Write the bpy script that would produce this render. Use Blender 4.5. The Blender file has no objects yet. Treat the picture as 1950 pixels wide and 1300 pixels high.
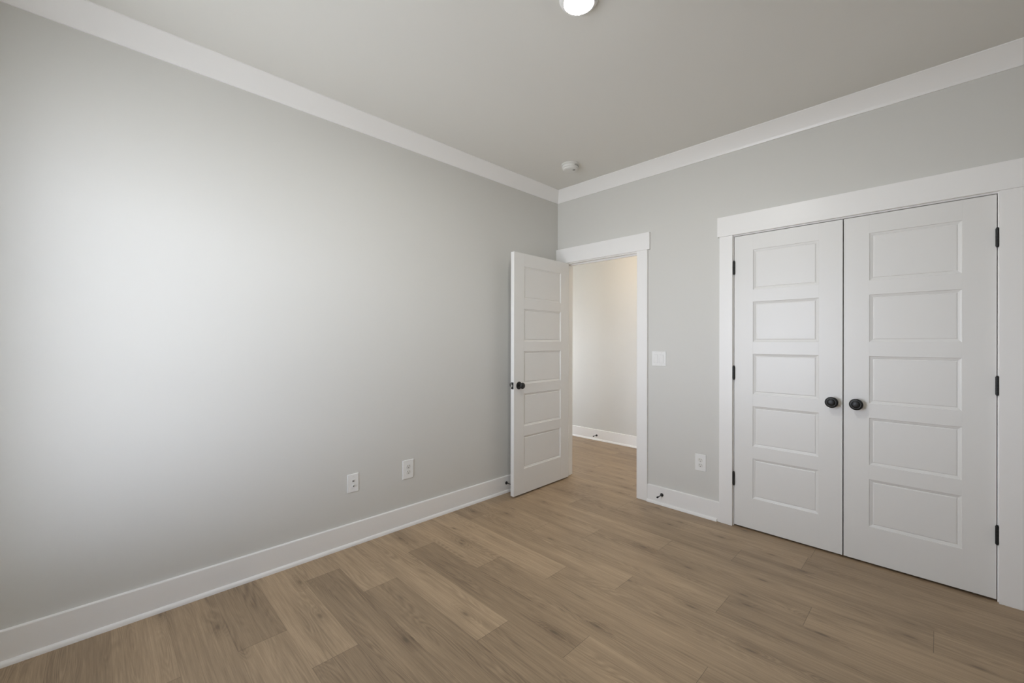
import bpy, bmesh, math, random
from mathutils import Vector, Matrix

SC = bpy.context.scene
COL = SC.collection
PI = math.pi

# ------------------------------------------------------------------ camera
F_PX, YAW, PITCH, ROLL = 799.863, 0.793938, 0.000924, 0.002098
CAM = Vector((2.63720, -3.22032, 1.30))
d = Vector((-math.sin(YAW) * math.cos(PITCH), math.cos(YAW) * math.cos(PITCH), math.sin(PITCH)))
r = Vector((math.cos(YAW), math.sin(YAW), 0.0))
u = r.cross(d)
r2 = r * math.cos(ROLL) + u * math.sin(ROLL)
u2 = u * math.cos(ROLL) - r * math.sin(ROLL)
cam_data = bpy.data.cameras.new('camera')
cam_data.sensor_width = 36.0
cam_data.sensor_fit = 'HORIZONTAL'
cam_data.lens = F_PX / 1950.0 * 36.0
cam_data.clip_start = 0.02
cam = bpy.data.objects.new('camera', cam_data)
COL.objects.link(cam)
cam.matrix_world = Matrix(((r2.x, u2.x, -d.x, CAM.x), (r2.y, u2.y, -d.y, CAM.y), (r2.z, u2.z, -d.z, CAM.z), (0, 0, 0, 1)))
SC.camera = cam

# ------------------------------------------------------------------ room measures (metres)
X0, X1 = 0.0, 5.40            # left wall, far side wall
Y0, Y1 = -3.78, 0.0           # window wall, closet wall
H = 2.758                     # ceiling
WT = 0.115                    # wall thickness
WIN = (0.60, 1.58, 0.50, 2.22)   # window in the back wall: x0, x1, sill, head
HALL_Y = 1.50
SKY_STRENGTH = 21.4
LAMP_W = 14.2
HALL_W = 7.8

# ------------------------------------------------------------------ world: overcast-bright sky above, pale ground below
world = bpy.data.worlds.new('sky')
SC.world = world
world.use_nodes = True
wn, wl = world.node_tree.nodes, world.node_tree.links
wn.clear()
w_out = wn.new('ShaderNodeOutputWorld')
w_bg = wn.new('ShaderNodeBackground')
w_co = wn.new('ShaderNodeTexCoord')
w_sep = wn.new('ShaderNodeSeparateXYZ')
w_ramp = wn.new('ShaderNodeValToRGB')
w_map = wn.new('ShaderNodeMapRange')
w_map.inputs[1].default_value = -1.0
w_map.inputs[2].default_value = 1.0
SKY_STOPS = ((-90, (5.6, 5.7, 6.1)), (-42, (6.6, 6.7, 7.3)), (-31, (12.6, 12.6, 13.6)), (-10, (14.0, 14.1, 15.6)), (-5, (15.4, 15.7, 18.0)),
             (11, (15.0, 15.6, 18.8)), (17, (4.0, 4.4, 5.6)), (40, (1.7, 1.9, 2.6)), (90, (0.4, 0.5, 0.7)))   # elevation, radiance
el = w_ramp.color_ramp.elements
for i_, (deg_, c_) in enumerate(SKY_STOPS):
    pos_ = (math.sin(math.radians(deg_)) + 1) / 2
    e_ = el[i_] if i_ in (0,) else (el[-1] if i_ == len(SKY_STOPS) - 1 else el.new(pos_))
    e_.position = pos_
    e_.color = tuple(v / 20.0 for v in c_) + (1,)
wl.new(w_co.outputs['Generated'], w_sep.inputs[0])
wl.new(w_sep.outputs['Z'], w_map.inputs[0])
wl.new(w_map.outputs[0], w_ramp.inputs[0])
wl.new(w_ramp.outputs[0], w_bg.inputs[0])
w_bg.inputs[1].default_value = SKY_STRENGTH
wl.new(w_bg.outputs[0], w_out.inputs[0])

# sky portal standing in the window opening (samples the daylight, adds none)
pd = bpy.data.lights.new('window_portal', 'AREA')
pd.shape = 'RECTANGLE'
pd.size, pd.size_y = WIN[1] - WIN[0], WIN[3] - WIN[2]
pd.cycles.is_portal = True
portal = bpy.data.objects.new('window_portal', pd)
COL.objects.link(portal)
portal.location = ((WIN[0] + WIN[1]) / 2, Y0 - WT - 0.03, (WIN[2] + WIN[3]) / 2)
portal.rotation_euler = (PI / 2, 0, 0)      # -Z of the light looks to +Y, into the room

pd2 = bpy.data.lights.new('added_hall_window_portal', 'AREA')  # portal for the window added at the hall end
pd2.shape = 'RECTANGLE'
pd2.size, pd2.size_y = 0.84, 1.77
pd2.cycles.is_portal = True
portal2 = bpy.data.objects.new('added_hall_window_portal', pd2)
COL.objects.link(portal2)
portal2.location = (-2.6 - WT - 0.03, 0.81, 0.975)
portal2.rotation_euler = (0, -PI / 2, 0)

# ------------------------------------------------------------------ exposure
vs = SC.view_settings
vs.view_transform = 'Standard'
vs.look = 'None'
vs.exposure = 0.0
vs.gamma = 1.0
vs.use_curve_mapping = False
SC.cycles.max_bounces = 16
SC.cycles.diffuse_bounces = 10
SC.cycles.use_denoising = True


# ------------------------------------------------------------------ materials
def srgb(r_, g_, b_):
    f = lambda v: v / 12.92 if v <= 0.04045 else ((v + 0.055) / 1.055) ** 2.4
    return (f(r_ / 255), f(g_ / 255), f(b_ / 255), 1.0)


def paint(name, col, rough, spec=0.5, bump=0.0, bscale=300.0, bdist=0.0006, metallic=0.0, mottle=0.0):
    m = bpy.data.materials.new(name)
    m.use_nodes = True
    n, l = m.node_tree.nodes, m.node_tree.links
    b = n['Principled BSDF']
    b.inputs['Base Color'].default_value = col
    b.inputs['Roughness'].default_value = rough
    b.inputs['Specular IOR Level'].default_value = spec
    b.inputs['Metallic'].default_value = metallic
    co = n.new('ShaderNodeTexCoord')
    if mottle:
        nz = n.new('ShaderNodeTexNoise')
        nz.inputs['Scale'].default_value = 7.0
        nz.inputs['Detail'].default_value = 3.0
        l.new(co.outputs['Object'], nz.inputs['Vector'])
        mr = n.new('ShaderNodeMapRange')
        mr.inputs[3].default_value = rough - mottle
        mr.inputs[4].default_value = rough + mottle
        l.new(nz.outputs['Fac'], mr.inputs[0])
        l.new(mr.outputs[0], b.inputs['Roughness'])
    if bump:
        nb = n.new('ShaderNodeTexNoise')
        nb.inputs['Scale'].default_value = bscale
        nb.inputs['Detail'].default_value = 2.0
        l.new(co.outputs['Object'], nb.inputs['Vector'])
        bp = n.new('ShaderNodeBump')
        bp.inputs['Strength'].default_value = bump
        bp.inputs['Distance'].default_value = bdist
        l.new(nb.outputs['Fac'], bp.inputs['Height'])
        l.new(bp.outputs[0], b.inputs['Normal'])
    return m


M_WALL = paint('wall_paint', srgb(216, 215, 210), 0.55, 0.35, 0.12, 260.0, 0.0005, mottle=0.04)
M_CEIL = paint('ceiling_paint', srgb(229, 228, 223), 0.9, 0.2, 0.15, 180.0, 0.0006)
M_TRIM = paint('trim_paint', srgb(245, 244, 242), 0.34, 0.5, 0.05, 120.0, 0.0003, mottle=0.03)
M_DOOR = paint('door_paint', srgb(234, 233, 230), 0.36, 0.5, 0.08, 160.0, 0.0003, mottle=0.03)
M_PLASTIC = paint('white_plastic', srgb(238, 238, 236), 0.35, 0.5, 0.02)
M_PLASTIC_GREY = paint('off_white_plastic', srgb(226, 225, 220), 0.45, 0.5, 0.02)
M_SLOT = paint('slot_dark', srgb(46, 44, 42), 0.6, 0.3, 0.02)
M_SLOT_SOFT = paint('slot_grey', srgb(120, 117, 112), 0.6, 0.3, 0.02)
M_GAP = paint('switch_gap_grey', srgb(196, 195, 192), 0.6, 0.3, 0.02)
M_SLOT_MID = paint('slot_mid_grey', srgb(150, 147, 141), 0.6, 0.3, 0.02)
M_BLACK = paint('matte_black_metal', srgb(24, 24, 24), 0.42, 0.5, 0.06, 400.0, 0.0002)
M_RUBBER = paint('black_rubber', srgb(18, 18, 18), 0.7, 0.3, 0.05)
M_STEEL = paint('brushed_steel', srgb(190, 190, 186), 0.3, 0.5, 0.05, 300.0, 0.0002, metallic=1.0)
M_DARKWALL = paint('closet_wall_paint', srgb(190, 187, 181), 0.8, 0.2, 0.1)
M_OUTER = paint('exterior_siding', srgb(170, 168, 160), 0.8, 0.2, 0.1)


def emitter(name, col, strength):
    m = bpy.data.materials.new(name)
    m.use_nodes = True
    n, l = m.node_tree.nodes, m.node_tree.links
    n.clear()
    o = n.new('ShaderNodeOutputMaterial')
    e = n.new('ShaderNodeEmission')
    e.inputs[0].default_value = col
    e.inputs[1].default_value = strength
    l.new(e.outputs[0], o.inputs[0])
    return m


def glass_mat():
    m = bpy.data.materials.new('window_glass')
    m.use_nodes = True
    n, l = m.node_tree.nodes, m.node_tree.links
    n.clear()
    o = n.new('ShaderNodeOutputMaterial')
    t = n.new('ShaderNodeBsdfTransparent')
    t.inputs[0].default_value = (0.94, 0.96, 0.95, 1)
    g = n.new('ShaderNodeBsdfGlossy')
    g.inputs['Roughness'].default_value = 0.02
    mx = n.new('ShaderNodeMixShader')
    mx.inputs[0].default_value = 0.06
    l.new(t.outputs[0], mx.inputs[1])
    l.new(g.outputs[0], mx.inputs[2])
    l.new(mx.outputs[0], o.inputs[0])
    return m


M_GLASS = glass_mat()

PLANK_W, PLANK_L = 0.1891, 1.211


def floor_mat():
    m = bpy.data.materials.new('oak_plank_floor')
    m.use_nodes = True
    n, l = m.node_tree.nodes, m.node_tree.links
    b = n['Principled BSDF']

    def node(t, **kw):
        x = n.new(t)
        for k, v in kw.items():
            setattr(x, k, v)
        return x

    def math_(op, a, c=None, cl=False):
        x = node('ShaderNodeMath', operation=op, use_clamp=cl)
        for i, v in enumerate((a, c)):
            if v is None:
                continue
            if isinstance(v, (int, float)):
                x.inputs[i].default_value = v
            else:
                l.new(v, x.inputs[i])
        return x.outputs[0]

    def mixc(fac, a, c, blend='MIX'):
        x = node('ShaderNodeMix', data_type='RGBA', blend_type=blend)
        for i, v in ((0, fac), (6, a), (7, c)):
            if isinstance(v, (int, float, tuple)):
                x.inputs[i].default_value = v
            else:
                l.new(v, x.inputs[i])
        return x.outputs[2]

    uv = node('ShaderNodeUVMap', uv_map='plank_uv')
    tone = node('ShaderNodeAttribute', attribute_name='plank_tone')
    sep = node('ShaderNodeSeparateXYZ')
    l.new(uv.outputs[0], sep.inputs[0])
    tsep = node('ShaderNodeSeparateColor')
    l.new(tone.outputs['Color'], tsep.inputs[0])
    U, V = sep.outputs[0], sep.outputs[1]
    T, S = tsep.outputs[0], tsep.outputs[1]
    uu = math_('ADD', U, math_('MULTIPLY', S, 37.0))
    vv = math_('ADD', V, math_('MULTIPLY', tsep.outputs[2], 19.0))

    def coords(su, sv):
        c = node('ShaderNodeCombineXYZ')
        l.new(math_('MULTIPLY', uu, su), c.inputs[0])
        l.new(math_('MULTIPLY', vv, sv), c.inputs[1])
        return c.outputs[0]

    def noise(vec, detail=3.0, rough=0.5, dist=0.0):
        x = node('ShaderNodeTexNoise')
        x.inputs['Scale'].default_value = 1.0
        x.inputs['Detail'].default_value = detail
        x.inputs['Roughness'].default_value = rough
        x.inputs['Distortion'].default_value = dist
        l.new(vec, x.inputs['Vector'])
        return x.outputs['Fac']

    # knots: sparse stretched cells
    vor = node('ShaderNodeTexVoronoi')
    vor.voronoi_dimensions = '2D'
    vor.inputs['Scale'].default_value = 1.0
    l.new(coords(3.2, 9.5), vor.inputs['Vector'])
    kd = node('ShaderNodeMapRange', interpolation_type='SMOOTHSTEP')
    kd.inputs[1].default_value = 0.02
    kd.inputs[2].default_value = 0.12
    kd.inputs[3].default_value = 1.0
    kd.inputs[4].default_value = 0.0
    l.new(vor.outputs['Distance'], kd.inputs[0])
    vsep = node('ShaderNodeSeparateColor')
    l.new(vor.outputs['Color'], vsep.inputs[0])
    knot = math_('MULTIPLY', kd.outputs[0], math_('GREATER_THAN', vsep.outputs[0], 0.81))
    halo = node('ShaderNodeMapRange', interpolation_type='SMOOTHSTEP')
    halo.inputs[1].default_value = 0.0
    halo.inputs[2].default_value = 0.45
    halo.inputs[3].default_value = 1.0
    halo.inputs[4].default_value = 0.0
    l.new(vor.outputs['Distance'], halo.inputs[0])
    haloK = math_('MULTIPLY', halo.outputs[0], math_('GREATER_THAN', vsep.outputs[0], 0.81))

    fibre = noise(coords(9.0, 330.0), 3.0, 0.6)
    fibre2 = noise(coords(2.6, 90.0), 3.0, 0.55)
    # growth rings: contour lines of a broad stretched field, bent round the knots
    field = noise(coords(0.75, 7.5), 2.0, 0.45, 0.3)
    field = math_('ADD', field, math_('MULTIPLY', haloK, 0.10))
    rings = math_('SINE', math_('ADD', math_('MULTIPLY', field, 210.0), math_('MULTIPLY', fibre2, 5.0)))
    rings = math_('MULTIPLY', math_('ADD', rings, 1.0), 0.5)
    ringmask = noise(coords(1.3, 9.0), 2.0, 0.5)
    rm = node('ShaderNodeMapRange')
    rm.inputs[1].default_value = 0.42
    rm.inputs[2].default_value = 0.62
    l.new(ringmask, rm.inputs[0])
    ring_amt = math_('MULTIPLY', rings, math_('MULTIPLY', rm.outputs[0], 0.20))
    broad = noise(coords(1.1, 11.0), 3.0, 0.5, 0.4)

    ramp = node('ShaderNodeValToRGB')
    re = ramp.color_ramp.elements
    re[0].position, re[0].color = 0.0, srgb(127, 108, 87)
    re[1].position, re[1].color = 1.0, srgb(212, 186, 154)
    mid = re.new(0.5)
    mid.color = srgb(174, 151, 123)
    t = math_('ADD', math_('MULTIPLY', T, 0.34), math_('MULTIPLY', broad, 0.50))
    t = math_('ADD', t, math_('MULTIPLY', math_('SUBTRACT', fibre2, 0.5), 0.62))
    t = math_('ADD', t, math_('MULTIPLY', math_('SUBTRACT', fibre, 0.5), 0.55))
    t = math_('SUBTRACT', t, ring_amt)
    t = math_('SUBTRACT', t, math_('MULTIPLY', haloK, 0.16))
    l.new(t, ramp.inputs[0])
    col = mixc(math_('MULTIPLY', knot, 0.46), ramp.outputs[0], srgb(78, 66, 54))

    # seams: fine micro-bevel between the boards
    def edge(x, length):
        return math_('MINIMUM', x, math_('SUBTRACT', length, x))
    dv = edge(V, PLANK_W)
    du = edge(U, PLANK_L)
    sm = node('ShaderNodeMapRange', interpolation_type='SMOOTHSTEP')
    sm.inputs[1].default_value = 0.0004
    sm.inputs[2].default_value = 0.0016
    sm.inputs[3].default_value = 1.0
    sm.inputs[4].default_value = 0.0
    l.new(du, sm.inputs[0])
    sv = node('ShaderNodeMapRange', interpolation_type='SMOOTHSTEP')
    sv.inputs[1].default_value = 0.0002
    sv.inputs[2].default_value = 0.0012
    sv.inputs[3].default_value = 1.0
    sv.inputs[4].default_value = 0.0
    l.new(dv, sv.inputs[0])
    seam = math_('MAXIMUM', math_('MULTIPLY', sm.outputs[0], 0.60), math_('MULTIPLY', sv.outputs[0], 0.28))
    col = mixc(seam, col, srgb(62, 50, 40))
    l.new(col, b.inputs['Base Color'])

    rr = node('ShaderNodeMapRange')
    rr.inputs[3].default_value = 0.36
    rr.inputs[4].default_value = 0.50
    l.new(fibre2, rr.inputs[0])
    l.new(rr.outputs[0], b.inputs['Roughness'])
    b.inputs['Specular IOR Level'].default_value = 0.42
    hgt = math_('SUBTRACT', math_('MULTIPLY', fibre, 0.35), seam)
    bp = node('ShaderNodeBump')
    bp.inputs['Strength'].default_value = 0.25
    bp.inputs['Distance'].default_value = 0.0008
    l.new(hgt, bp.inputs['Height'])
    l.new(bp.outputs[0], b.inputs['Normal'])
    return m


M_FLOOR = floor_mat()


# ------------------------------------------------------------------ helpers
def link(name, bm, mat, parent=None, smooth=False, loc=None):
    bmesh.ops.recalc_face_normals(bm, faces=bm.faces[:])
    me = bpy.data.meshes.new(name)
    bm.to_mesh(me)
    bm.free()
    me.materials.append(mat)
    if smooth:
        for p in me.polygons:
            p.use_smooth = True
    o = bpy.data.objects.new(name, me)
    COL.objects.link(o)
    if parent:
        o.parent = parent
    if loc is not None:
        o.location = loc
    return o


def tag(o, label, cat=None, kind=None, group=None):
    o['label'] = label
    if cat:
        o['category'] = cat
    if kind:
        o['kind'] = kind
    if group:
        o['group'] = group
    return o


def empty(name, loc=(0, 0, 0), rotz=0.0):
    o = bpy.data.objects.new(name, None)
    o.empty_display_size = 0.05
    COL.objects.link(o)
    o.location = loc
    o.rotation_euler = (0, 0, rotz)
    return o


def box(bm, x0, x1, y0, y1, z0, z1):
    vs_ = [bm.verts.new((x, y, z)) for x in (x0, x1) for y in (y0, y1) for z in (z0, z1)]
    for f in ((0, 1, 3, 2), (4, 6, 7, 5), (0, 4, 5, 1), (2, 3, 7, 6), (0, 2, 6, 4), (1, 5, 7, 3)):
        bm.faces.new([vs_[i] for i in f])


def boxes(*bs, bev=0.0, seg=2):
    bm = bmesh.new()
    for b_ in bs:
        box(bm, *b_)
    if bev:
        bmesh.ops.bevel(bm, geom=bm.edges[:], offset=bev, segments=seg, affect='EDGES', profile=0.5)
    return bm


def lathe(prof, seg=40):
    """profile of (radius, height) turned about local Z"""
    bm = bmesh.new()
    rings_ = []
    for rad, z in prof:
        if rad < 1e-6:
            rings_.append([bm.verts.new((0, 0, z))])
        else:
            rings_.append([bm.verts.new((rad * math.cos(2 * PI * i / seg), rad * math.sin(2 * PI * i / seg), z)) for i in range(seg)])
    for a, b_ in zip(rings_[:-1], rings_[1:]):
        for i in range(seg):
            j = (i + 1) % seg
            if len(a) == 1 and len(b_) == 1:
                continue
            if len(a) == 1:
                bm.faces.new((a[0], b_[i], b_[j]))
            elif len(b_) == 1:
                bm.faces.new((a[i], a[j], b_[0]))
            else:
                bm.faces.new((a[i], a[j], b_[j], b_[i]))
    return bm


def smooth_angle(o, deg=35):
    for p in o.data.polygons:
        p.use_smooth = True
    bm = bmesh.new()
    bm.from_mesh(o.data)
    for e in bm.edges:
        if len(e.link_faces) == 2:
            e.smooth = e.calc_face_angle(0) < math.radians(deg)
    bm.to_mesh(o.data)
    bm.free()
    return o


AX_NEG_Y = Matrix.Rotation(PI / 2, 4, 'X')      # local +Z -> -Y
AX_POS_X = Matrix.Rotation(PI / 2, 4, 'Y')      # local +Z -> +X


def turned(bm, mat4, loc=(0, 0, 0)):
    bmesh.ops.transform(bm, matrix=Matrix.Translation(loc) @ mat4, verts=bm.verts[:])
    return bm


# ------------------------------------------------------------------ setting: shell
XL = -2.6     # hall end
HX = 1.30     # hall right end
# floor boards: one quad per board with its own tone
random.seed(11)
SEAM = {0: 0.872, 1: 1.769, 2: 1.410, 3: 0.988, 4: 0.672, 5: 1.445, 6: 1.127, 7: 0.777, 8: 0.341, 9: 1.230,
        10: 0.543, 11: 0.230, 12: 0.890, 13: 0.578}
TONE = {(11, 0): .70, (11, 1): .10, (10, 0): .85, (10, 1): .20, (9, 0): .90, (9, 1): .22, (8, 0): .60, (8, 1): .05, (8, 2): .55,
        (12, 0): .85, (12, 1): .15, (13, 0): .08, (13, 1): .65, (7, 0): .75, (7, 1): .30, (7, 2): .45, (6, 0): .90, (6, 1): .50,
        (5, 0): .55, (5, 1): .45, (4, 0): .60, (4, 1): .55, (4, 2): .35, (3, 1): .35, (3, 2): .55, (2, 0): .65, (2, 1): .40, (14, 0): .45, (14, 1): .35}
fb = bmesh.new()
uvl = fb.loops.layers.uv.new('plank_uv')
tl = fb.loops.layers.float_color.new('plank_tone')
FX0, FX1, FY0, FY1 = XL, X1 + 0.02, Y0 - 0.02, HALL_Y + 0.02
for k in range(-10, 21):
    ya = -0.155 - PLANK_W * k            # far edge
    yb = ya - PLANK_W
    if yb > FY1 or ya < FY0:
        continue
    s0 = SEAM.get(k, random.uniform(0, PLANK_L))
    n0 = math.floor((FX0 - s0) / PLANK_L)
    n1 = math.ceil((FX1 - s0) / PLANK_L)
    for q in range(n0, n1):
        xa, xb = s0 + q * PLANK_L, s0 + (q + 1) * PLANK_L
        cx0, cx1 = max(xa, FX0), min(xb, FX1)
        cy0, cy1 = max(yb, FY0), min(ya, FY1)
        if cx1 - cx0 < 1e-4 or cy1 - cy0 < 1e-4:
            continue
        tone_ = TONE.get((k, q + 1), random.uniform(0.2, 0.65))
        cc = (tone_, random.random(), random.random(), 1.0)
        vs_ = [fb.verts.new(p) for p in ((cx0, cy0, 0), (cx1, cy0, 0), (cx1, cy1, 0), (cx0, cy1, 0))]
        f = fb.faces.new(vs_)
        for lp in f.loops:
            lp[uvl].uv = (lp.vert.co.x - xa, lp.vert.co.y - yb)
            lp[tl] = cc
fm = bpy.data.meshes.new('floor')
# slab body below the boards, same mesh
for p0, p1, z in (((FX0, FY0), (FX1, FY1), -0.12),):
    vs_ = [fb.verts.new(p) for p in ((p0[0], p0[1], z), (p1[0], p0[1], z), (p1[0], p1[1], z), (p0[0], p1[1], z))]
    fb.faces.new(vs_[::-1])
    vt = [fb.verts.new((v.co.x, v.co.y, -0.001)) for v in vs_]
    for i in range(4):
        fb.faces.new((vs_[i], vs_[(i + 1) % 4], vt[(i + 1) % 4], vt[i]))
fb.to_mesh(fm)
fb.free()
fm.materials.append(M_FLOOR)
fl = bpy.data.objects.new('floor', fm)
COL.objects.link(fl)
tag(fl, 'light oak wide plank floor running through the doorway', 'floor', 'structure')

# ceiling
o = link('ceiling', boxes((XL - 0.2, X1 + WT, Y0 - WT, HALL_Y + WT, H, H + 0.15)), M_CEIL)
tag(o, 'plain pale painted ceiling with one disc light and a smoke detector', 'ceiling', 'structure')

# left wall
o = link('wall_left', boxes((-WT, 0, Y0 - WT, WT, -0.1, H)), M_WALL)
tag(o, 'long plain pale greige wall on the left', 'wall', 'structure')
# far side wall (behind the right edge of the view)
o = link('wall_side', boxes((X1, X1 + WT, Y0 - WT, 0.95, -0.1, H)), M_WALL)
tag(o, 'pale greige side wall beyond the right edge', 'wall', 'structure')

# closet wall with the two openings
DX0, DX1, DZ = 0.098, 0.861, 2.052       # entry opening (between jamb faces), head
CX0, CX1, CZ = 1.613, 2.843, 2.052       # closet opening
JT = 0.019                               # jamb board thickness
o = link('wall_right', boxes(
    (0, DX0 - JT, 0, WT, 0, H), (DX0 - JT, DX1 + JT, 0, WT, DZ + JT, H), (DX1 + JT, CX0 - JT, 0, WT, 0, H),
    (CX0 - JT, CX1 + JT, 0, WT, CZ + JT, H), (CX1 + JT, X1, 0, WT, 0, H)), M_WALL)
tag(o, 'pale greige wall with doorway and double closet doors', 'wall', 'structure')

# window wall
wx0, wx1, wz0, wz1 = WIN
o = link('wall_back', boxes(
    (0, wx0, Y0 - WT, Y0, -0.1, H), (wx1, X1, Y0 - WT, Y0, -0.1, H),
    (wx0, wx1, Y0 - WT, Y0, -0.1, wz0), (wx0, wx1, Y0 - WT, Y0, wz1, H)), M_WALL)
tag(o, 'pale greige window wall behind the viewer', 'wall', 'structure')

# hall shell
o = link('wall_hall', boxes((XL, HX + WT, HALL_Y, HALL_Y + WT, -0.1, H)), M_WALL)
tag(o, 'hallway wall seen through the open doorway', 'wall', 'structure')
o = link('wall_hall_right', boxes((HX, HX + WT, WT, HALL_Y, -0.1, H)), M_WALL)
tag(o, 'end wall of the hallway hidden right of the doorway', 'wall', 'structure')
HW = (0.40, 1.22, 0.10, 1.85)             # added hall end window for extra daylight: y0, y1, sill, head
o = link('wall_hall_left', boxes((XL - WT, XL, 0, HW[0], -0.1, H), (XL - WT, XL, HW[1], HALL_Y + WT, -0.1, H),
                                 (XL - WT, XL, HW[0], HW[1], -0.1, HW[2]), (XL - WT, XL, HW[0], HW[1], HW[3], H),
                                 (XL, -WT, 0, WT, -0.1, H)), M_WALL)
tag(o, 'far hallway wall hidden left of the doorway', 'wall', 'structure')
# closet shell
o = link('wall_closet', boxes((HX + WT, X1, 0.80, 0.95, -0.1, H), (HX + WT, HX + 2 * WT, WT, 0.80, -0.1, H)), M_DARKWALL)
tag(o, 'inside of the closet behind the double doors', 'wall', 'structure')

# ------------------------------------------------------------------ window
win = empty('window_1', ((wx0 + wx1) / 2, Y0, wz0))
tag(win, 'white framed double window behind the viewer lighting the room', 'window', 'structure')
cxw = (wx0 + wx1) / 2


def wbox(*bs):
    return boxes(*[(b[0] - cxw, b[1] - cxw, b[2] - Y0, b[3] - Y0, b[4] - wz0, b[5] - wz0) for b in bs])


fy0, fy1 = Y0 - WT, Y0 - WT + 0.05
FW = 0.035
link('window_frame', wbox(
    (wx0, wx0 + FW, fy0, fy1, wz0, wz1), (wx1 - FW, wx1, fy0, fy1, wz0, wz1),
    (wx0 + FW, wx1 - FW, fy0, fy1, wz0, wz0 + FW), (wx0 + FW, wx1 - FW, fy0, fy1, wz1 - FW, wz1),
    (cxw - 0.04, cxw + 0.04, fy0, fy1, wz0 + FW, wz1 - FW)), M_TRIM, win)
zm = (wz0 + wz1) / 2
for a, b_ in ((wx0 + FW, cxw - 0.04), (cxw + 0.04, wx1 - FW)):
    link('meeting_rail', wbox((a, b_, fy0 + 0.005, fy1 - 0.005, zm - 0.018, zm + 0.018)), M_TRIM, win)
    for z0_, z1_ in ((wz0 + FW, zm - 0.018), (zm + 0.018, wz1 - FW)):
        link('window_pane', wbox((a, b_, fy0 + 0.022, fy0 + 0.026, z0_, z1_)), M_GLASS, win)
link('window_sill', wbox((wx0 - 0.06, wx1 + 0.06, Y0 + 0.0005, Y0 + 0.035, wz0 - 0.025, wz0)), M_TRIM, win)
link('window_casing', wbox(
    (wx0 - 0.09, wx0, Y0 + 0.0005, Y0 + 0.019, wz0, wz1), (wx1, wx1 + 0.09, Y0 + 0.0005, Y0 + 0.019, wz0, wz1),
    (wx0 - 0.10, wx1 + 0.10, Y0 + 0.0005, Y0 + 0.021, wz1, wz1 + 0.135)), M_TRIM, win)


added_win = empty('added_hall_window', (XL, (HW[0] + HW[1]) / 2, HW[2]))  # made-up window, out of view, added to daylight the hall wall
tag(added_win, 'added white framed window at the unseen hallway end, put in to brighten the hall', 'window', 'structure')


def hbox(*bs):
    return boxes(*[(b[0] - XL, b[1] - XL, b[2] - (HW[0] + HW[1]) / 2, b[3] - (HW[0] + HW[1]) / 2, b[4] - HW[2], b[5] - HW[2]) for b in bs])


hx0, hx1 = XL - WT, XL - WT + 0.05
link('window_frame', hbox((hx0, hx1, HW[0], HW[0] + FW, HW[2], HW[3]), (hx0, hx1, HW[1] - FW, HW[1], HW[2], HW[3]),
                          (hx0, hx1, HW[0] + FW, HW[1] - FW, HW[2], HW[2] + FW), (hx0, hx1, HW[0] + FW, HW[1] - FW, HW[3] - FW, HW[3])), M_TRIM, added_win)
link('window_pane', hbox((hx0 + 0.022, hx0 + 0.026, HW[0] + FW, HW[1] - FW, HW[2] + FW, HW[3] - FW)), M_GLASS, added_win)

# ------------------------------------------------------------------ crown moulding
def crown_profile():
    zb = 2.657
    pts = [(0.0, zb), (0.008, zb), (0.0095, zb + 0.007)]
    for i in range(1, 10):
        t = i / 9.0
        a, z = 0.0095 + (0.0765 - 0.0095) * t, zb + 0.007 + (0.0945 - 0.007) * t
        s = math.sin(PI * t) * 0.0045        # gentle cove
        pts.append((a - s * 0.75, z + s * 0.65))
    pts += [(0.0790, zb + 0.0955), (0.079, H), (0.0, H)]
    return pts


def run(prof, p0, p1, nrm, m0=1.0, m1=1.0):
    """extrude a wall profile from p0 to p1; m = 1 mitres the end for an inside corner, 0 cuts square"""
    p0, p1, nrm = Vector(p0), Vector(p1), Vector(nrm)
    dr = (p1 - p0).normalized()
    bm_ = bmesh.new()
    A = [bm_.verts.new(p0 + dr * (a * m0) + nrm * a + Vector((0, 0, z))) for a, z in prof]
    B = [bm_.verts.new(p1 - dr * (a * m1) + nrm * a + Vector((0, 0, z))) for a, z in prof]
    for i in range(len(prof)):
        j = (i + 1) % len(prof)
        bm_.faces.new((A[i], A[j], B[j], B[i]))
    bm_.faces.new(A[::-1])
    bm_.faces.new(B)
    return bm_


CP = crown_profile()
trims = []
for i, (p0, p1, nr, lab) in enumerate((
        ((0, Y0, 0), (0, 0, 0), (1, 0, 0), 'white crown moulding along the long left wall'),
        ((0, 0, 0), (X1, 0, 0), (0, -1, 0), 'white crown moulding above the doorway and closet wall'),
        ((X1, 0, 0), (X1, Y0, 0), (-1, 0, 0), 'white crown moulding along the hidden side wall'),
        ((X1, Y0, 0), (0, Y0, 0), (0, 1, 0), 'white crown moulding above the window wall behind the viewer'))):
    o = smooth_angle(link('trim_%d' % (i + 1), run(CP, p0, p1, nr), M_TRIM), 25)
    tag(o, lab, 'crown moulding', 'structure')

# ------------------------------------------------------------------ baseboards with shoe
BASE = [(0.0, 0.0), (0.014, 0.0), (0.014, 0.1365), (0.0125, 0.1390), (0.0, 0.1405)]
SHOE = [(0.0142, 0.0)] + [(0.0142 + 0.0135 * math.cos(t * PI / 2 / 6), 0.021 * math.sin(t * PI / 2 / 6)) for t in range(7)]


def baseboard(name, lab, p0, p1, nr, m0, m1, sh0=0.0, sh1=0.0, sm=None):
    b_ = link(name, run(BASE, p0, p1, nr, m0, m1), M_TRIM)
    tag(b_, lab, 'baseboard', 'structure')
    dr = (Vector(p1) - Vector(p0)).normalized()
    s = link('shoe_moulding', run(SHOE, Vector(p0) + dr * sh0, Vector(p1) - dr * sh1, nr, m0, m1), M_TRIM, b_)
    smooth_angle(s, 40)
    return b_


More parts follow.
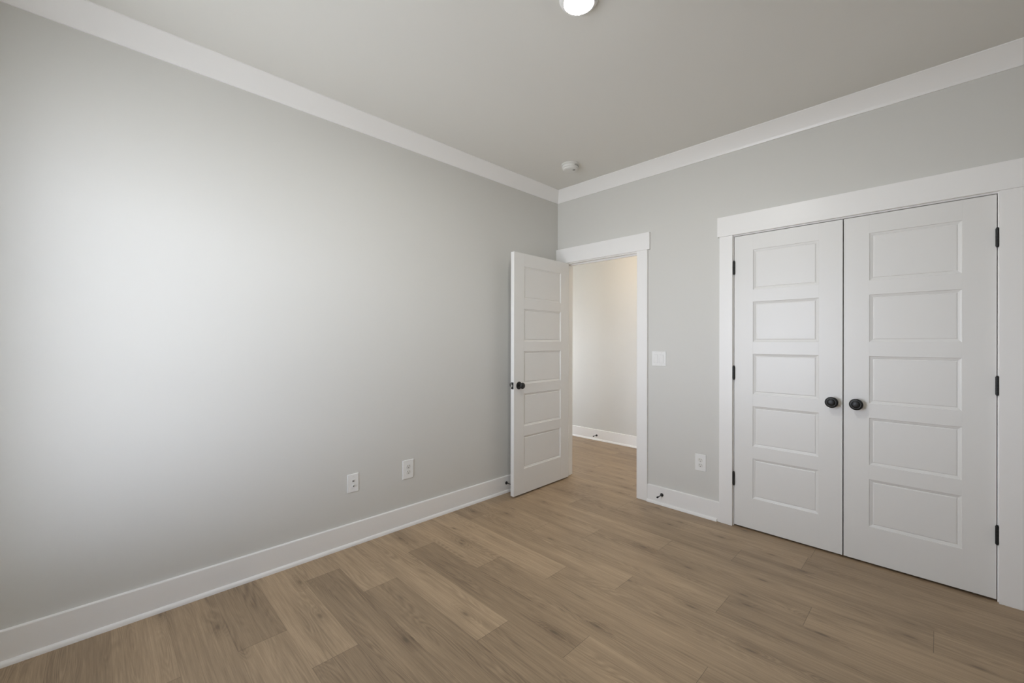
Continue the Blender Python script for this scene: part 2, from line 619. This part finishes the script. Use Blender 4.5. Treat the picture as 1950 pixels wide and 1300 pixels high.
baseboard('baseboard_left', 'white baseboard with shoe moulding along the left wall', (0, Y0, 0), (0, -0.0195, 0), (1, 0, 0), 1, 0)
baseboard('baseboard_right', 'short white baseboard between the doorway and the closet', (0.960, 0, 0), (1.520, 0, 0), (0, -1, 0), 0, 0, 0, 0.014)
baseboard('baseboard_far', 'white baseboard right of the closet doors, out of view', (2.938, 0, 0), (X1, 0, 0), (0, -1, 0), 0, 1, 0.014, 0)
baseboard('baseboard_side', 'white baseboard along the hidden side wall', (X1, 0, 0), (X1, Y0, 0), (-1, 0, 0), 1, 1)
baseboard('baseboard_back', 'white baseboard under the window behind the viewer', (X1, Y0, 0), (0, Y0, 0), (0, 1, 0), 1, 1)
baseboard('baseboard_hall', 'white hallway baseboard seen through the doorway', (XL, HALL_Y, 0), (HX, HALL_Y, 0), (0, -1, 0), 1, 1)


# ------------------------------------------------------------------ door casings and jambs
def casing(name, lab, x0, x1, head, hx0, hx1, sides, stop=True):
    """x0,x1,head: jamb faces; sides: ((ax,bx),...) side boards"""
    root = empty(name, ((x0 + x1) / 2, 0, 0))
    tag(root, lab, 'door casing', 'structure')
    cx = (x0 + x1) / 2

    def lb(*bs, bev=0.0012):
        return boxes(*[(b[0] - cx, b[1] - cx) + tuple(b[2:]) for b in bs], bev=bev, seg=2)
    for a, b_ in sides:
        link('side_casing', lb((a, b_, -0.019, -0.0003, 0.0, 2.0595)), M_TRIM, root)
    link('head_casing', lb((hx0, hx1, -0.0225, -0.0003, 2.0598, 2.200)), M_TRIM, root)
    link('door_jamb', lb((x0 - JT, x0, 0, WT, 0, head), (x1, x1 + JT, 0, WT, 0, head), (x0 - JT, x1 + JT, 0, WT, head + 0.0002, head + JT), bev=0.0008), M_TRIM, root)
    if stop:
        link('door_stop_strip', lb((x0 + 0.0002, x0 + 0.0112, 0.040, 0.076, 0, head - 0.0002), (x1 - 0.0112, x1 - 0.0002, 0.040, 0.076, 0, head - 0.0002),
                                   (x0 + 0.0112, x1 - 0.0112, 0.040, 0.076, head - 0.0112, head - 0.0002), bev=0.0015), M_TRIM, root)
    return root


cas1 = casing('trim_5', 'white flat casing and jamb around the open doorway', DX0, DX1, DZ, 0.0005, 0.979, ((0.001, 0.0925), (0.8665, 0.9595)))
# hallway side of the same jamb
link('side_casing', boxes((DX1 + 0.005 - 0.4795, DX1 + 0.096 - 0.4795, WT + 0.0003, WT + 0.019, 0, 2.06),
                          bev=0.0012), M_TRIM, cas1)
cas2 = casing('trim_6', 'white flat casing and jamb around the double closet doors', CX0, CX1, CZ, 1.5065, 2.951, ((1.5205, 1.6085), (2.8475, 2.937)), stop=True)


# ------------------------------------------------------------------ panel doors
PAN_Z = [0.222 + 0.3605 * k for k in range(5)]       # lower edge above the floor
PAN_H = 0.2775
STICK = [(0.0, 0.0), (0.0018, 0.0040), (0.0048, 0.0047), (0.0100, 0.0062), (0.0148, 0.0086), (0.0164, 0.0089), (0.0190, 0.0062), (0.0222, 0.0056)]


def panel_leaf(w, z0, z1, th, stile):
    """leaf from x 0..w, y 0 (room face) .. th, with five moulded panels and fine stile joints on both faces"""
    bm_ = bmesh.new()
    g = 0.0005

    def face(pts, flip):
        vv_ = [bm_.verts.new(p) for p in pts]
        bm_.faces.new(vv_[::-1] if flip else vv_)

    for side in (0, 1):
        Y = (lambda dp: dp) if side == 0 else (lambda dp: th - dp)
        fl_ = bool(side)

        def quad(xa, xb, za, zb, dp=0.0):
            face(((xa, Y(dp), za), (xb, Y(dp), za), (xb, Y(dp), zb), (xa, Y(dp), zb)), fl_)
        quad(0, stile - g, z0, z1)
        quad(w - stile + g, w, z0, z1)
        for sx in (stile, w - stile):
            face(((sx - g, Y(0), z0), (sx, Y(0.0004), z0), (sx, Y(0.0004), z1), (sx - g, Y(0), z1)), fl_)
            face(((sx, Y(0.0004), z0), (sx + g, Y(0), z0), (sx + g, Y(0), z1), (sx, Y(0.0004), z1)), fl_)
        xa, xb = stile + g, w - stile - g
        zs = [z0] + [q for p in PAN_Z for q in (p, p + PAN_H)] + [z1]
        for i in range(0, len(zs), 2):
            quad(xa, xb, zs[i], zs[i + 1])
        for p in PAN_Z:
            loops = []
            for ins, dp in STICK:
                loops.append([bm_.verts.new(q) for q in ((xa + ins, Y(dp), p + ins), (xb - ins, Y(dp), p + ins),
                                                         (xb - ins, Y(dp), p + PAN_H - ins), (xa + ins, Y(dp), p + PAN_H - ins))])
            for A, B in zip(loops[:-1], loops[1:]):
                for i in range(4):
                    j = (i + 1) % 4
                    q = (A[i], A[j], B[j], B[i])
                    bm_.faces.new(q[::-1] if fl_ else q)
            bm_.faces.new(loops[-1][::-1] if fl_ else loops[-1])
    for xx in (0, w):
        face(((xx, 0, z0), (xx, th, z0), (xx, th, z1), (xx, 0, z1)), xx == 0)
    for zz in (z0, z1):
        face(((0, 0, zz), (w, 0, zz), (w, th, zz), (0, th, zz)), zz == z0)
    bmesh.ops.remove_doubles(bm_, verts=bm_.verts[:], dist=1e-6)
    return bm_


def leaf_obj(name, w, z0, z1, th, stile, parent):
    bm_ = panel_leaf(w, z0, z1, th, stile)
    me = bpy.data.meshes.new(name)
    bm_.to_mesh(me)
    bm_.free()
    me.materials.append(M_DOOR)
    o_ = bpy.data.objects.new(name, me)
    COL.objects.link(o_)
    o_.parent = parent
    return o_


def hinge(parent, x, y, z, leaf_dx, name='hinge'):
    """barrel of five knuckles with ball tips and the edge of its plates, upright at x,y centred on z"""
    L, R = 0.089, 0.0068
    prof = [(0.0, -L / 2 - 0.006), (0.0035, -L / 2 - 0.0055), (0.005, -L / 2 - 0.003), (0.0048, -L / 2 - 0.0006), (R, -L / 2)]
    for i in range(5):
        za, zb = -L / 2 + L / 5 * i, -L / 2 + L / 5 * (i + 1)
        prof += [(R, za + 0.0004), (R, zb - 0.0004)]
        if i < 4:
            prof += [(R - 0.001, zb - 0.0002), (R - 0.001, zb + 0.0002)]
    prof += [(0.0048, L / 2 + 0.0006), (0.005, L / 2 + 0.003), (0.0035, L / 2 + 0.0055), (0.0, L / 2 + 0.006)]
    bm_ = lathe(prof, 20)
    box(bm_, -0.0011, 0.0011, 0.003, 0.034, -L / 2, L / 2)
    return smooth_angle(link(name, bm_, M_BLACK, parent, loc=(x, y, z)), 30)


HZ = (0.3365, 1.085, 1.8295)
LZ0, LZ1 = 0.0115, 2.0475


def knob_parts(parent, loc, axis, face_profile='flat', k=1.0):
    rose = [(0, 0.0), (0.0325, 0.0), (0.0325, 0.002), (0.031, 0.0045), (0.026, 0.0065), (0.018, 0.0075), (0.0, 0.0075)]
    if face_profile == 'flat':
        body = [(0, 0.0065), (0.0125, 0.0065), (0.0115, 0.014), (0.012, 0.022), (0.017, 0.030), (0.0268, 0.0365), (0.0322, 0.041),
                (0.0335, 0.0455), (0.0326, 0.0495), (0.0290, 0.0525), (0.0232, 0.0540), (0.0210, 0.0536), (0.0200, 0.0548), (0.013, 0.0570), (0.006, 0.0578), (0, 0.0580)]
    else:
        body = [(0, 0.0065), (0.011, 0.0065), (0.0105, 0.014), (0.0115, 0.022), (0.018, 0.028), (0.0238, 0.033), (0.0262, 0.039),
                (0.0260, 0.045), (0.0225, 0.0505), (0.0165, 0.0532), (0.009, 0.0542), (0, 0.0545)]
    if face_profile == 'flat':
        rose = [(q * 0.84, z) for q, z in rose]
    a = smooth_angle(link('knob_rose', turned(lathe(rose), axis), M_BLACK, parent, loc=loc), 50)
    b_ = smooth_angle(link('knob', turned(lathe(body), axis), M_BLACK, parent, loc=loc), 50)
    return a, b_


# closet: left and right leaf
CW = 0.6085
dl = empty('door_1', (1.6165, 0, 0))
tag(dl, 'left closet door, white five panel leaf with knob at its right edge', 'door', 'structure')
leaf_obj('door_leaf', CW, LZ0, LZ1, 0.035, 0.118, dl)
for z in HZ:
    hinge(dl, -0.0015, -0.0062, z, 1)
knob_parts(dl, (2.178 - 1.6165, 0, 0.936), AX_NEG_Y)
dr_ = empty('door_2', (2.2312, 0, 0))
tag(dr_, 'right closet door, white five panel leaf with knob at its left edge', 'door', 'structure')
leaf_obj('door_leaf', CW, LZ0, LZ1, 0.035, 0.118, dr_)
for z in HZ:
    hinge(dr_, CW + 0.0017, -0.0062, z, -1)
knob_parts(dr_, (2.2945 - 2.2312, 0, 0.936), AX_NEG_Y)

# entry door, swung open beside the left wall
EW, ETH = 0.752, 0.0365
EDZ0, EDZ1 = 0.0125, 2.0515
PIN = Vector((DX0 + 0.006, -0.0085, 0))
ed = empty('door_3', PIN)
tag(ed, 'open white five panel door standing in front of the left wall', 'door', 'structure')
# leaf local: x along the width, y=0 face looks to +X of the room when open
holder_rot = Matrix.Rotation(-PI / 2 + math.radians(1.1), 4, 'Z')
bm = panel_leaf(EW, EDZ0, EDZ1, ETH, 0.122)
# map: local (x along width from hinge, y thickness) -> open position; room-side visible face at +X
mm = holder_rot @ Matrix.Translation((0.003, 0.0065 + ETH, 0)) @ Matrix.Scale(-1, 4, (0, 1, 0))
bmesh.ops.transform(bm, matrix=mm, verts=bm.verts[:])
bmesh.ops.reverse_faces(bm, faces=bm.faces[:])
lf = link('door_leaf', bm, M_DOOR, ed)


def epos(x, y, z):
    v = holder_rot @ Vector((x, y, z))
    return (v.x, v.y, v.z)


FACE_Y = 0.0065 + ETH
AX_FACE = holder_rot @ Matrix.Rotation(-PI / 2, 4, 'X')       # local +Z -> leaf +Y (towards the room)
AX_BACK = holder_rot @ Matrix.Rotation(PI / 2, 4, 'X')
kx = EW + 0.003 - 0.060
knob_parts(ed, epos(kx, FACE_Y, 0.934), AX_FACE, 'round')
ra, rb = knob_parts(ed, epos(kx, 0.0065, 0.934), AX_BACK, 'round')
# latch plate and bolt in the free edge
bm = boxes((EW + 0.0031, EW + 0.0046, FACE_Y - ETH / 2 - 0.0127, FACE_Y - ETH / 2 + 0.0127, 0.934 - 0.0285, 0.934 + 0.0285), bev=0.0005)
bmesh.ops.transform(bm, matrix=holder_rot, verts=bm.verts[:])
lp = link('latch_plate', bm, M_BLACK, ed)
bm = boxes((EW + 0.0045, EW + 0.0135, FACE_Y - ETH / 2 - 0.0055, FACE_Y - ETH / 2 + 0.0055, 0.934 - 0.009, 0.934 + 0.009), bev=0.002)
bmesh.ops.transform(bm, matrix=holder_rot, verts=bm.verts[:])
lb_ = link('latch_bolt', bm, M_STEEL, lp)
for z in HZ:
    bm = lathe([(0, -0.0445), (0.0065, -0.0445), (0.0065, 0.0445), (0, 0.0445)], 16)
    box(bm, 0.0, 0.0022, 0.004, 0.030, -0.0445, 0.0445)
    smooth_angle(link('hinge', bm, M_BLACK, ed, loc=(0.0, 0.0, z)), 30)


# ------------------------------------------------------------------ wall plates
def plate_bm(w, h, t=0.0055):
    bm_ = bmesh.new()
    box(bm_, -w / 2, w / 2, -t, 0.0, -h / 2, h / 2)
    ed_ = [e for e in bm_.edges if all(v.co.y < -t / 2 for v in e.verts)]
    bmesh.ops.bevel(bm_, geom=ed_, offset=0.0035, segments=3, affect='EDGES', profile=0.6)
    return bm_


def screw(parent, z, y, x=0.0):
    bm_ = turned(lathe([(0, 0), (0.0033, 0), (0.0030, 0.0008), (0, 0.0012)], 14), AX_NEG_Y, (x, y, z))
    return link('screw', bm_, M_PLASTIC_GREY, parent)


def duplex(loc, rotz, lab, w, h):
    root = empty('wall_outlet', loc, rotz)
    tag(root, lab, 'outlet', group='duplex wall outlets')
    link('cover_plate', plate_bm(w, h), M_PLASTIC, root)
    for s in (0.0195, -0.0195):
        # rounded receptacle face with flat top and bottom
        bm_ = bmesh.new()
        pts = []
        R_ = 0.0172
        for i in range(40):
            a = 2 * PI * i / 40
            pts.append((R_ * math.cos(a), max(-0.0142, min(0.0142, R_ * math.sin(a)))))
        A = [bm_.verts.new((x, -0.0054, s + z)) for x, z in pts]
        B = [bm_.verts.new((x * 0.97, -0.0078, s + z * 0.97)) for x, z in pts]
        for i in range(40):
            j = (i + 1) % 40
            bm_.faces.new((A[i], A[j], B[j], B[i]))
        bm_.faces.new(B)
        rc = link('receptacle', bm_, M_PLASTIC_GREY, root)
        link('blade_slot', boxes((-0.0076, -0.0052, -0.00805, -0.0077, s + 0.0005, s + 0.0095)), M_SLOT_SOFT, rc)
        link('blade_slot', boxes((0.0052, 0.0076, -0.00805, -0.0077, s + 0.0015, s + 0.0085)), M_SLOT_SOFT, rc)
        link('ground_hole', turned(lathe([(0, 0), (0.0027, 0), (0.0027, 0.0004), (0, 0.0004)], 16), AX_NEG_Y, (0, -0.0077, s - 0.0075)), M_SLOT, rc)
    screw(root, 0.0, -0.0054)
    return root


duplex((1.3835, -0.0003, 0.3985), 0.0, 'white duplex outlet on the wall between doorway and closet', 0.079, 0.123)
duplex((0.0003, -1.659, 0.3985), PI / 2, 'white duplex outlet on the left wall, nearer the open door', 0.086, 0.131)

# low voltage plate with coax jack
cp = empty('coax_plate', (0.0003, -2.0575, 0.394), PI / 2)
tag(cp, 'white cable jack plate on the left wall, left of the outlet', 'wall plate')
link('cover_plate', plate_bm(0.073, 0.116), M_PLASTIC, cp)
kj = link('keystone_jack', boxes((-0.009, 0.009, -0.0085, -0.0052, 0.008, 0.0235), bev=0.0008), M_PLASTIC_GREY, cp)
link('jack_slot', boxes((-0.006, 0.006, -0.0089, -0.0082, 0.0095, 0.017)), M_SLOT_SOFT, kj)
cj = smooth_angle(link('coax_jack', turned(lathe([(0, 0), (0.0085, 0), (0.0085, 0.002), (0.0055, 0.002), (0.0055, 0.009), (0.0042, 0.009), (0.0042, 0.0065), (0, 0.0065)], 24), AX_NEG_Y, (0, -0.0052, -0.0175)), M_PLASTIC_GREY, cp), 40)
link('jack_hole', turned(lathe([(0, 0), (0.0042, 0), (0.0042, 0.0004), (0, 0.0004)], 20), AX_NEG_Y, (0, -0.0135, -0.0175)), M_RUBBER, cj)
screw(cp, 0.043, -0.0054)
screw(cp, -0.043, -0.0054)

# double rocker switch
sw = empty('light_switch', (1.0535, -0.0003, 1.1665))
tag(sw, 'white double rocker switch plate on the wall right of the doorway', 'light switch')
link('cover_plate', plate_bm(0.118, 0.118), M_PLASTIC, sw)
for sx in (-0.023, 0.023):
    rk_bm = bmesh.new()
    box(rk_bm, sx - 0.0165, sx + 0.0165, -0.0062, -0.005, -0.0335, 0.0335)
    fr = link('rocker_surround', rk_bm, M_GAP, sw)
    b2 = bmesh.new()
    pr = [(-0.0325, -0.0066), (0.0, -0.0072), (0.0325, -0.0100)]
    L_ = [b2.verts.new((sx - 0.0152, y, z)) for z, y in pr] + [b2.verts.new((sx - 0.0152, -0.0060, 0.0325)), b2.verts.new((sx - 0.0152, -0.0060, -0.0325))]
    R2 = [b2.verts.new((v.co.x + 0.0304, v.co.y, v.co.z)) for v in L_]
    for i in range(5):
        j = (i + 1) % 5
        b2.faces.new((L_[i], L_[j], R2[j], R2[i]))
    b2.faces.new(L_[::-1])
    b2.faces.new(R2)
    link('rocker', b2, M_PLASTIC, sw)
    screw(sw, 0.0485, -0.0054, sx)
    screw(sw, -0.0485, -0.0054, sx)


# ------------------------------------------------------------------ door stops
def door_stop(loc, rotz, lab, length):
    root = empty('door_stop', loc, rotz)
    tag(root, lab, 'door stop', group='black rigid door stops')
    a = turned(lathe([(0, 0), (0.0135, 0), (0.0135, 0.003), (0.010, 0.006), (0.0055, 0.009), (0.0, 0.009)], 24), AX_NEG_Y)
    smooth_angle(link('mounting_base', a, M_BLACK, root), 45)
    b_ = turned(lathe([(0, 0.008), (0.0043, 0.008), (0.0036, 0.03), (0.0036, length - 0.016), (0, length - 0.016)], 18), AX_NEG_Y)
    smooth_angle(link('rod', b_, M_BLACK, root), 45)
    c_ = turned(lathe([(0, length - 0.0162), (0.0062, length - 0.0162), (0.0068, length - 0.010), (0.0066, length - 0.002), (0.004, length), (0, length)], 20), AX_NEG_Y)
    smooth_angle(link('rubber_tip', c_, M_RUBBER, root), 45)
    return root


door_stop((1.086, -0.0144, 0.082), 0, 'black door stop on the short baseboard right of the doorway', 0.082)
door_stop((0.0144, -0.707, 0.082), PI / 2, 'black door stop on the left wall baseboard behind the open door', 0.082)
door_stop((-0.545, HALL_Y - 0.0144, 0.064), 0, 'black door stop on the hallway baseboard seen through the doorway', 0.082)


# ------------------------------------------------------------------ ceiling light and smoke detector
def disc_light(loc, lab, watts, col):
    root = empty('ceiling_light', loc)
    tag(root, lab, 'ceiling light', group='flush disc ceiling lights')
    prof = [(0.0, 0.0), (0.083, 0.0), (0.083, -0.003), (0.081, -0.008), (0.076, -0.014), (0.070, -0.0185), (0.0640, -0.0205), (0.0620, -0.0195), (0.0615, -0.017), (0.0, -0.017)]
    smooth_angle(link('trim_ring', lathe(prof, 64), M_PLASTIC, root), 35)
    ln = [(0.0, -0.0175), (0.0613, -0.0175), (0.0607, -0.0205), (0.055, -0.0225), (0.035, -0.0240), (0.0, -0.0245)]
    # emission chosen so that the lens gives off the lamp's light
    area = PI * 0.063 ** 2
    e = emitter('lens_glow', col, watts / (area * PI))
    smooth_angle(link('diffuser_lens', lathe(ln, 64), e, root), 50)
    return root


disc_light((1.563, -1.770, H - 0.0002), 'round white flush light glowing on the ceiling at the top edge', LAMP_W, (1.0, 1.0, 0.95, 1))
disc_light((0.24, 0.80, H - 0.0002), 'round flush light on the hallway ceiling, out of view', HALL_W, (1.0, 0.76, 0.50, 1))

sd = empty('smoke_detector', (0.510, -0.462, H - 0.0002))
tag(sd, 'round white smoke detector on the ceiling near the corner', 'smoke detector')
smooth_angle(link('base_plate', lathe([(0, 0), (0.071, 0), (0.0725, -0.002), (0.0725, -0.009), (0.070, -0.012), (0, -0.012)], 56), M_PLASTIC_GREY, sd), 35)
smooth_angle(link('housing', lathe([(0, -0.012), (0.0655, -0.0122), (0.0655, -0.016), (0.068, -0.0175), (0.068, -0.030), (0.066, -0.034), (0.0615, -0.036),
                                    (0.0605, -0.0375), (0.0615, -0.039), (0.060, -0.046), (0.055, -0.0505), (0.040, -0.0525), (0, -0.053)], 56), M_PLASTIC_GREY, sd), 35)
for i in range(5):
    a = math.radians(-14 + 15 * i)
    bm = boxes((0.0672, 0.0684, -0.0085, 0.0085, -0.0285, -0.0255), (0.0672, 0.0684, -0.0085, 0.0085, -0.0225, -0.0195))
    bmesh.ops.transform(bm, matrix=Matrix.Rotation(a, 4, 'Z'), verts=bm.verts[:])
    link('vent_slot', bm, M_SLOT_MID, sd)
bm = turned(lathe([(0, 0), (0.011, 0), (0.0105, -0.0015), (0, -0.002)], 24), Matrix.Identity(4), (0.034, 0.004, -0.0523))
smooth_angle(link('test_button', bm, M_SLOT_MID, sd), 40)
